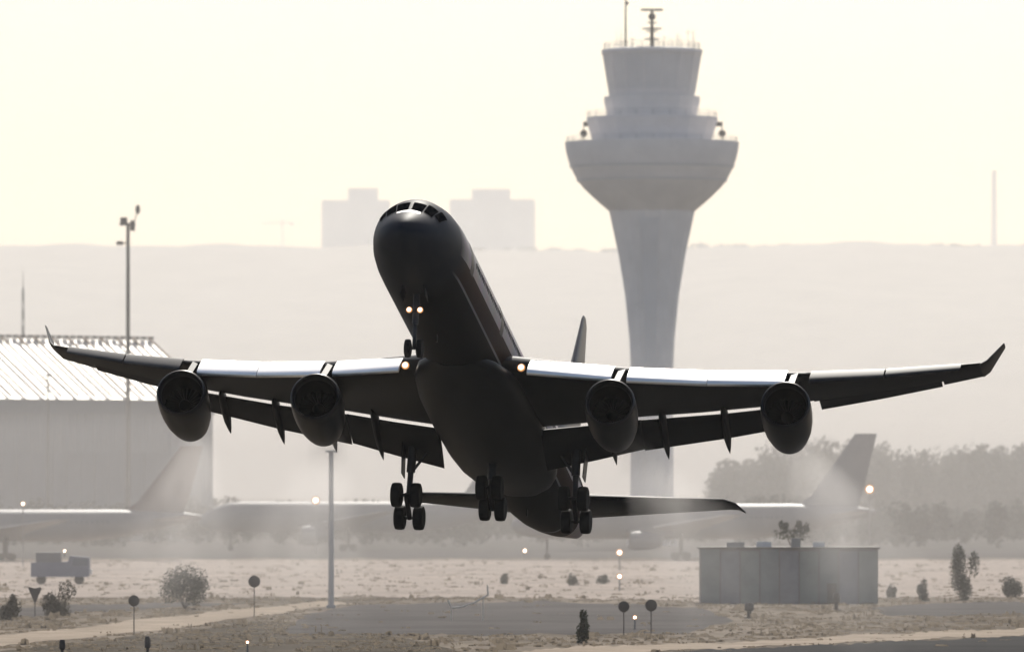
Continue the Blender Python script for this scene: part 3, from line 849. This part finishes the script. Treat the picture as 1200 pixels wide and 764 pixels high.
    # ---- landing gear
    def wheel(parent, c, r, wd):
        MB().lathe([(r * .5, -wd * .42), (r * .78, -wd * .5), (r * .95, -wd * .42), (r, -wd * .2), (r, wd * .2), (r * .95, wd * .42), (r * .78, wd * .5), (r * .5, wd * .42)], c, 'X', 28, cap=True).build('wheel', M_tyre, parent, smooth=50)
    def bogie(s, a, z, track, name, ztop, tilt, lean):
        g_ = MB(); c = P(s, a, z)
        top = P(s + lean, a - .4, ztop)
        g_.tube(top, c + (top - c) * .42, .30, .28, 14); g_.tube(c + (top - c) * .45, c, .19, .17, 12)
        fw = Vector((0, -math.cos(tilt), math.sin(tilt)))
        g_.tube(c + fw * 1.05, c - fw * 1.05, .17, .17, 10)
        for e in (-1, 1):
            q = c + fw * e * .99; g_.tube(q + Vector((-track / 2, 0, 0)), q + Vector((track / 2, 0, 0)), .11, .11, 8)
        g_.tube(c + (top - c) * .4, top + Vector((-math.copysign(2.2, s) if abs(s) > 1 else 0, 1.2 if not s else 0, .1)), .1, .1, 8)
        k1 = c + (top - c) * .42 + Vector((0, .35, 0)); k2 = c + Vector((0, .75, .75)); 
        g_.tube(c + (top - c) * .55 + Vector((0, .25, 0)), k2, .07, .07, 6); g_.tube(k2, c + Vector((0, .15, .1)), .07, .07, 6)
        go = g_.build(name, M_gear, root, smooth=40); s = s if abs(s) > 1 else 0
        for e in (-1, 1):
            for x in (-1, 1): wheel(go, c + fw * e * .99 + Vector((x * track / 2, 0, 0)), .78, .66)
        if s:
            dr = MB(); o = math.copysign(1, s)
            dr.prism([P(s + o * .55, a - .75, ztop - .1), P(s + o * .55, a + .75, ztop - .1), P(s + o * .42, a + .6, z + 2.0), P(s + o * .42, a - .6, z + 2.0)], (o * .06, 0, 0)); dr.build('gear_door', M_belly, go, smooth=0)
    for sgn in (-1, 1):
        bogie(sgn * 5.34, 38.2, -6.75, 1.22, 'main_gear', -1.5, math.radians(30), sgn * -.15)
    bogie(-.25, 39.4, -5.75, 1.0, 'centre_gear', -3.0, math.radians(26), 0)
    ng = MB(); c = P(0, 6.75, -6.05); top = P(0, 6.45, -2.4)
    ng.tube(top, c + (top - c) * .4, .2, .19, 12); ng.tube(c + (top - c) * .42, c, .12, .11, 10); ng.tube(c - Vector((.42, 0, 0)), c + Vector((.42, 0, 0)), .08, .08, 8)
    ng.tube(c + (top - c) * .5, P(0, 8.6, -2.6), .09, .09, 8); ng.box(P(0, 6.3, -3.85), (.95, .12, .12))
    ngo = ng.build('nose_gear', M_gear, root, smooth=40)
    for x in (-.36, .36): wheel(ngo, c + Vector((x, 0, 0)), .55, .36)
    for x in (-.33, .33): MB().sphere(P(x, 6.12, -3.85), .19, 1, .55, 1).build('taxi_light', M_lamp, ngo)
    for o in (-1, 1):
        MB().prism([P(o * .62, 5.0, -2.62), P(o * .62, 6.2, -2.72), P(o * .74, 6.2, -3.35), P(o * .74, 5.1, -3.25)], (o * .04, 0, 0)).build('gear_door', M_belly, ngo, smooth=0)
    return tag(root, 'dark four-engined airliner climbing nose up with its wheels down', 'airliner')
M_fus_fin = mat('fin_paint', (0.07, 0.062, 0.06), 0.4, var=0.15, scale=.4)
airliner()

# ================================================================== things on the field
def shrub(px, base, top, wpx, label, m=None, n=520, group='shrubs on the dry airfield', size=.11):
    p = ground_at(px, base); k = DELTA * p.y; h = (base - top) * k; r = wpx * k / 2
    rn = random.Random(int(px * 7 + base)); root = empty('shrub', p)
    st = MB()
    for i in range(7):
        a = rn.uniform(0, 6.28); st.tube((0, 0, 0), (math.cos(a) * r * .5, math.sin(a) * r * .5, h * rn.uniform(.5, .85)), .05, .015, 5)
    st.build('stem', M_bark, root)
    f = MB(); leaf_cloud(f, (0, 0, h * .40), r, r * .9, h * .62, n * 4, size, rn)
    f.build('foliage', m or M_leaf, root, smooth=0, fix=False)
    return tag(root, label, 'shrub', group)
shrub(217, 714, 664, 62, 'broad dark shrub blurred in the exhaust left of the lamp post', n=1100)
shrub(1131, 703, 636, 40, 'tall dark shrub at the right, nearest the wood', n=900)
shrub(70, 722, 682, 44, 'brownish shrub just right of the triangular sign', M_leaf2, 600)
shrub(12, 726, 690, 26, 'small brown shrub at the left edge of the field', M_leaf2, 400)
shrub(1082, 704, 676, 18, 'low dark shrub right of the panel-clad shed', n=300)
shrub(683, 753, 710, 16, 'narrow dark shrub on the grass below the right main wheels', n=300)
shrub(592, 684, 671, 14, 'tiny shrub on the pale grass under the rear fuselage', n=160)
shrub(672, 686, 670, 14, 'tiny shrub on the pale grass below the right main wheels', n=160)
shrub(706, 684, 672, 20, 'tiny shrub next to the lit field lamp', n=160)
shrub(1190, 700, 668, 34, 'dark shrub at the right edge of the field', n=600)
shrub(1045, 700, 684, 16, 'small shrub at the right corner of the panel-clad shed', M_leaf2, 250)

def round_sign(px, base, top, rpx, label):
    p = ground_at(px, base); k = DELTA * p.y; H = (base - top) * k; r = rpx * k
    root = empty('round_sign', p)
    MB().tube((0, 0, 0), (0, 0, H), .045, .045, 8).build('post', M_dsteel, root)
    MB().lathe([(.01, -.03), (r * .94, -.03), (r, -.015), (r, .015), (r * .94, .03), (.01, .03)], (0, -.08, H - r), 'Y', 24, cap=True).build('sign_plate', mat('sign_back', (0.06, 0.053, 0.05), 0.7, var=.2, scale=3), root)
    return tag(root, label, 'sign', 'round signs on posts across the field')
round_sign(157, 744, 697, 6.5, 'dark round sign on a post beside the dirt road')
round_sign(298, 722, 674, 7, 'dark round sign on a post behind the dirt road bend')
round_sign(731, 745, 704, 6.5, 'dark round sign on a post above the small lit ground lamp')
round_sign(763, 743, 702, 7, 'dark round sign on a post, nearest the panel-clad shed')
p = ground_at(41, 722); k = DELTA * p.y
root = empty('triangular_sign', p)
MB().tube((0, 0, 0), (0, 0, 24 * k), .045, .045, 8).build('post', M_dsteel, root)
MB().prism([(-.62, -.09, 33 * k), (-.5, -.09, 34.5 * k), (-.08, -.09, 33.2 * k), (.08, -.09, 33.2 * k), (.5, -.09, 34.5 * k), (.62, -.09, 33 * k), (.08, -.09, 17 * k), (-.08, -.09, 17 * k)], (0, .05, 0)).build('sign_plate', M_dsteel, root, smooth=0)
tag(root, 'dark point-down triangular sign at the left of the field', 'sign')

def marker(px, base, top, wpx, label):
    p = ground_at(px, base); k = DELTA * p.y; H = (base - top) * k; r = wpx * k / 2
    root = empty('field_marker', p)
    MB().box((0, 0, .06), (r * 2.6, r * 2.2, .12)).build('base', M_dsteel, root, smooth=0)
    MB().lathe([(r * .5, .12), (r * .5, H * .45), (r, H * .5), (r, H * .85), (r * .7, H)], n=16, cap=True).build('head', M_dsteel, root)
    return tag(root, label, 'field marker', 'short dark field markers in the grass')
marker(73, 771, 749, 7, 'short dark field marker at the bottom edge left of its twin')
marker(173, 771, 745, 7, 'short dark field marker at the bottom edge below the roadside sign')
marker(980, 715, 694, 9, 'short dark field marker before the right end of the shed')
marker(878, 724, 706, 11, 'short dark field marker before the left half of the shed')

def lamp(px, base, y, rpx, label, d=None, strength=None):
    """a lit lamp, or a sun glint built as one, on a short stand"""
    if d is None: d = gd(base)
    p = Vector(((px - 600) * DELTA * d, d, 0)); k = DELTA * d; z = CAM_H + (HOR - y) * k; r = rpx * k
    root = empty('field_lamp', p)
    MB().tube((0, 0, 0), (0, 0, z - r * .6), .06 + r * .12, .05 + r * .1, 8).build('stand', M_steel, root)
    MB().lathe([(r * .7, r * .9), (r * 1.15, r * .2), (r * 1.15, -r * .1)], (0, 0, z), 'Y', 20, cap=False).build('housing', M_steel, root)
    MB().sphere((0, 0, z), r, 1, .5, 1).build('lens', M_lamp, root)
    return tag(root, label, 'field lamp', 'lit lamps across the airfield')
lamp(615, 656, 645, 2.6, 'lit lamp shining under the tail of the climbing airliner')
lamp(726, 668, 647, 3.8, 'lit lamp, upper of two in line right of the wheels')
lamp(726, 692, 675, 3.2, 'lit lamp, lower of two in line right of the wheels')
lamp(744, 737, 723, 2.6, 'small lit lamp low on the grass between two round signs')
lamp(370, 0, 586, 4.6, 'large sun glint built as a lamp over the apron left of the lamp post', 1420)  # sun glint on metal, given an added glowing lens and stand
lamp(1019, 0, 573, 5.2, 'large sun glint built as a lamp at the foot of the tall grey fin', 1240)  # added lamp stands in for the sun glint by the fin
lamp(27, 0, 590, 2.6, 'small sun glint built as a lamp over the parked airliner at the left edge', 1200)  # no real lamp here: added to draw a small glint
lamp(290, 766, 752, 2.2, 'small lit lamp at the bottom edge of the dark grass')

M_tuft = mat('dry_grass_blades', (0.25, 0.21, 0.165), 1.0, spec=.02, var=.5, scale=.03)
_nt = M_tuft.node_tree; _p = _nt.nodes['Principled BSDF']                 # thin blades let half the light through
_t = _nt.nodes.new('ShaderNodeBsdfTranslucent'); _m = _nt.nodes.new('ShaderNodeMixShader'); _t.inputs[0].default_value = (.27, .225, .17, 1)
_nt.links.new(_p.outputs[0], _m.inputs[1]); _nt.links.new(_t.outputs[0], _m.inputs[2])
_nt.links.new(_m.outputs[0], _nt.nodes['Material Output'].inputs['Surface'])
def paved(x, y):
    for P_ in PAVED:
        c = False
        for (x0, y0), (x1, y1) in zip(P_, P_[1:] + P_[:1]):
            if (y0 > y) != (y1 > y) and x < (x1 - x0) * (y - y0) / (y1 - y0) + x0: c = not c
        if c: return True
    return False
def tufts():
    rn = random.Random(21); mb = MB()
    for k in range(9000):
        py = 764 - 108 * rn.random() ** .8
        px = rn.uniform(-30, 1230); p = ground_at(px, py)
        if paved(px, py) and rn.random() > .04: continue
        if py < 700 and rn.random() > .3: continue; kk = DELTA * p.y
        h = rn.uniform(.05, .2) * (1 + 1.8 * (rn.random() < .06)); ww = rn.uniform(.15, .8)
        for q in range(3):
            a = rn.uniform(0, PI); dx, dy = math.cos(a) * ww / 2, math.sin(a) * ww / 2
            o = p + Vector((rn.uniform(-.5, .5), rn.uniform(-.5, .5), 0))
            mb.poly([o + Vector((-dx, -dy, 0)), o + Vector((dx, dy, 0)), o + Vector((dx * .7, dy * .7, h * rn.uniform(.5, 1))), o + Vector((rn.uniform(-.2, .2), 0, h)), o + Vector((-dx * .8, -dy * .8, h * rn.uniform(.4, .9)))])
    return tag(mb.build('grass', M_tuft, smooth=0, fix=False), 'dry grass tufts scattered over the field', kind='stuff')
tufts()
# panel-clad shed with roof units
def shed():
    d = gd(707); k = DELTA * d
    root = empty('service_shed', (at(925, 0, d).x, d + 3, 0))
    W, H = 208 * k, 64 * k
    wl = MB(); wl.box((0, 0, H / 2), (W, 6, H)); wall = wl.build('wall', mat('shed_render', (0.19, 0.165, 0.16), 0.8, var=.25, scale=.35), root, smooth=0)
    cols = [(0.19, .21, .20), (.22, .22, .24), (.23, .245, .225), (.18, .20, .20), (.225, .22, .235), (.20, .225, .205)]
    n = 9
    for i in range(n):
        x = -W / 2 + (i + .5) * W / n; h = H * (.96 if i % 3 else 1.02)
        MB().box((x, -3.06, h / 2), (W / n * .93, .14, h)).build('cladding_panel', mat('cladding_panel', cols[i % 6], .6, var=.2, scale=.5), wall, smooth=0)
    MB().box((0, 0, H + .1), (W + .4, 6.5, .22)).build('roof', M_dsteel, root, smooth=0)
    for x, w_, h_, m in ((-.14, 1.5, .55, M_white), (.17, 1.2, .5, M_white), (.04, 1.0, .9, M_steel), (-.3, 1.8, .5, M_steel)):
        MB().box((x * W, -1, H + .21 + h_ / 2), (w_, 1.2, h_)).build('roof_unit', m, root, smooth=0)
    MB().box((.24 * W, -3.16, 1.05), (1.0, .1, 2.1)).build('door', M_dsteel, wall, smooth=0)
    return tag(root, 'low panel-clad service shed with white roof units', 'shed')
shed()
def small_tree(px, d, top, wpx, label):
    k = DELTA * d; H = CAM_H + (HOR - top) * k
    root = empty('tree', (at(px, 0, d).x, d, 0)); rn = random.Random(9)
    t = MB(); t.tube((0, 0, 0), (0, 0, H * .62), .22, .13, 9)
    for a, b in ((-.9, .86), (.9, .9), (.2, .95), (-.3, .8)): t.tube((0, 0, H * .6), (a, .2, H * b), .1, .04, 6)
    t.build('trunk', M_bark, root)
    f = MB()
    leaf_cloud(f, (-.95, 0, H * .93), .75, .7, .8, 420, .13, rn); leaf_cloud(f, (.95, 0, H * .93), .85, .7, .8, 420, .13, rn)
    leaf_cloud(f, (0, 0, H * .84), 2.2, 1.4, .7, 500, .13, rn)
    f.build('crown', M_leaf, root, smooth=0, fix=False)
    return tag(root, label, 'tree')
small_tree(930, 850, 611, 50, 'small two-headed tree showing above the shed roof')

# service truck on the left of the field
def truck():
    p = ground_at(70, 684); k = DELTA * p.y
    root = empty('service_truck', p)
    body = mat('truck_blue_grey', (0.20, 0.21, 0.27), .45, var=.1, scale=.6)
    b = MB(); pr = [(-2.9, .75), (3.0, .75), (3.1, 1.1), (3.1, 2.75), (1.1, 2.9), (.9, 2.3), (-2.9, 2.2)]
    b.prism([(x, -1.1, z) for x, z in pr], (0, 2.2, 0)); b.build('body', body, root, smooth=0)
    MB().prism([(1.35, -1.13, 1.9), (2.95, -1.13, 1.9), (2.95, -1.13, 2.6), (1.45, -1.13, 2.7)], (0, .02, 0)).build('window', M_dglass, root, smooth=0)
    MB().box((-1.1, 0, 2.75), (2.6, 1.9, 1.0)).build('cargo_box', M_apron_grey, root, smooth=0)
    MB().box((3.2, 0, 1.25), (.2, 1.7, .5)).build('bumper', M_white, root, smooth=0)
    for x in (-1.9, 2.0):
        for y in (-1, 1):
            MB().lathe([(.2, -.14), (.46, -.13), (.46, .13), (.2, .14)], (x, y * .95, .46), 'Y', 20, cap=True).build('wheel', M_tyre, root)
    MB().tube((.5, 0, 2.85), (.5, 0, 3.25), .05, .05, 6).build('beacon_pole', M_dsteel, root)
    MB().sphere((.5, 0, 3.4), .17).build('beacon', M_lamp, root)
    root.scale = (1.2, 1.2, 1.2)
    return tag(root, 'blue-grey service truck standing before the parked airliner', 'truck')
truck()

# bent pale pipe rail in the scrub
def bent_rail():
    p = ground_at(548, 727); k = DELTA * p.y
    root = MB(); q = lambda px, py: Vector(((px - 548) * k, 0, (727 - py) * k))
    pts = [q(525, 703), q(529, 712), q(541, 711), q(556, 706), q(566, 700), q(572, 697), q(571, 685)]
    for a, b in zip(pts, pts[1:]): root.tube(a, b, .09, .07, 7)
    for px in (529, 566): root.tube(q(px, 712 if px < 540 else 700), q(px, 727) , .06, .06, 6)
    o = root.build('bent_rail', mat('pale_galvanised_pipe', (0.72, 0.66, 0.58), .35, .4, var=.1, scale=2), smooth=50)
    o.location = p
    return tag(o, 'pale bent pipe rail on stakes in the middle of the field', 'rail')
bent_rail()

# ================================================================== air
# one even haze box round everything
hb = MB(); hb.box((0, 8400, 314), (9000, 17600, 630))
tag(hb.build('haze', vol_mat('haze_air', (1.0, 0.99, 0.965), 1.7e-5, 0.55), smooth=0), 'warm backlit haze over the whole airfield', kind='stuff')

# extra haze bank added behind the airliner to pale tower and hills and, lower and thicker, dust raised by the jet blast behind the airliner
sb = MB(); sb.box((0, 4772, 154.5), (7000, 8456, 310.6))
tag(sb.build('added_haze', vol_mat('added_haze_air', (0.97, 0.945, 0.905), 1.0e-4, 0.5), smooth=0), 'flat warm haze bank added behind the climbing airliner to pale the distance', kind='stuff')
db = MB(); db.box((0, 1800, 12.2), (3600, 2490, 25.4))
tag(db.build('dust_cloud', vol_mat('dust_air', (0.76, 0.72, 0.68), 4.0e-4, 0.25), smooth=0), 'low brownish dust hanging over the airfield behind the airliner', kind='stuff')
def plume_mat():
    m = vol_mat('exhaust_air', (0.98, 0.95, 0.92), 0.0, 0.5)
    nt = m.node_tree; L = nt.links
    v = [n for n in nt.nodes if n.type == 'PRINCIPLED_VOLUME'][0]
    tc = nt.nodes.new('ShaderNodeTexCoord'); sp = nt.nodes.new('ShaderNodeSeparateXYZ')
    L.new(tc.outputs['Object'], sp.inputs[0])
    def mth(op, a, b=None):
        n = nt.nodes.new('ShaderNodeMath'); n.operation = op
        for i, q in enumerate((a, b)):
            if q is None: continue
            if isinstance(q, (int, float)): n.inputs[i].default_value = q
            else: L.new(q, n.inputs[i])
        return n.outputs[0]
    t = mth('DIVIDE', sp.outputs['Y'], 42.0)
    fade = mth('POWER', mth('MAXIMUM', mth('SUBTRACT', 1.0, t), 0.0), 2.2)
    r2 = mth('ADD', mth('MULTIPLY', sp.outputs['X'], sp.outputs['X']), mth('MULTIPLY', sp.outputs['Z'], sp.outputs['Z']))
    R_ = mth('ADD', mth('MULTIPLY', sp.outputs['Y'], .15), .9)
    core = mth('MAXIMUM', mth('SUBTRACT', 1.0, mth('DIVIDE', r2, mth('MULTIPLY', R_, R_))), 0.0)
    nz = nt.nodes.new('ShaderNodeTexNoise'); nz.inputs['Scale'].default_value = .35; nz.inputs['Detail'].default_value = 3
    mp = nt.nodes.new('ShaderNodeMapping'); mp.inputs['Scale'].default_value = (1, .3, 1)
    L.new(tc.outputs['Object'], mp.inputs[0]); L.new(mp.outputs[0], nz.inputs['Vector'])
    nn = mth('MAXIMUM', mth('MULTIPLY', mth('SUBTRACT', nz.outputs['Fac'], .32), 3.0), 0.0)
    L.new(mth('MULTIPLY', mth('MULTIPLY', mth('MULTIPLY', fade, core), nn), 0.12), v.inputs['Density'])
    return m
M_plume = plume_mat()
def plume(sgn, s, a, z, out, down):
    """a 42 m cone of exhaust trailing aft of one nozzle"""
    air = bpy.data.objects['airliner']
    rings = []
    for y in (0, 3, 8, 15, 24, 34, 42):
        r = .95 + .155 * y
        rings.append([Vector((r * math.cos(2*PI*i/16), y, r * math.sin(2*PI*i/16))) for i in range(16)])
    o = MB().loft(rings).build('exhaust_plume', M_plume, smooth=60)
    Rm = air.rotation_euler.to_matrix()
    o.location = Vector(air.location) + Rm @ Vector((sgn * s, a - A0, z))
    o.rotation_euler = (Rm @ Matrix.Rotation(math.radians(-sgn * out), 3, 'Z') @ Matrix.Rotation(math.radians(-down), 3, 'X')).to_euler()
    return tag(o, 'pale hot exhaust trailing down behind an engine of the climbing airliner', group='exhaust of the four engines', kind='stuff')
for sgn in (-1, 1):
    plume(sgn, 9.15, 31.4, -4.0, 14 if sgn < 0 else 6, 4); plume(sgn, 19.05, 38.4, -2.05, 14 if sgn < 0 else 5, 4)
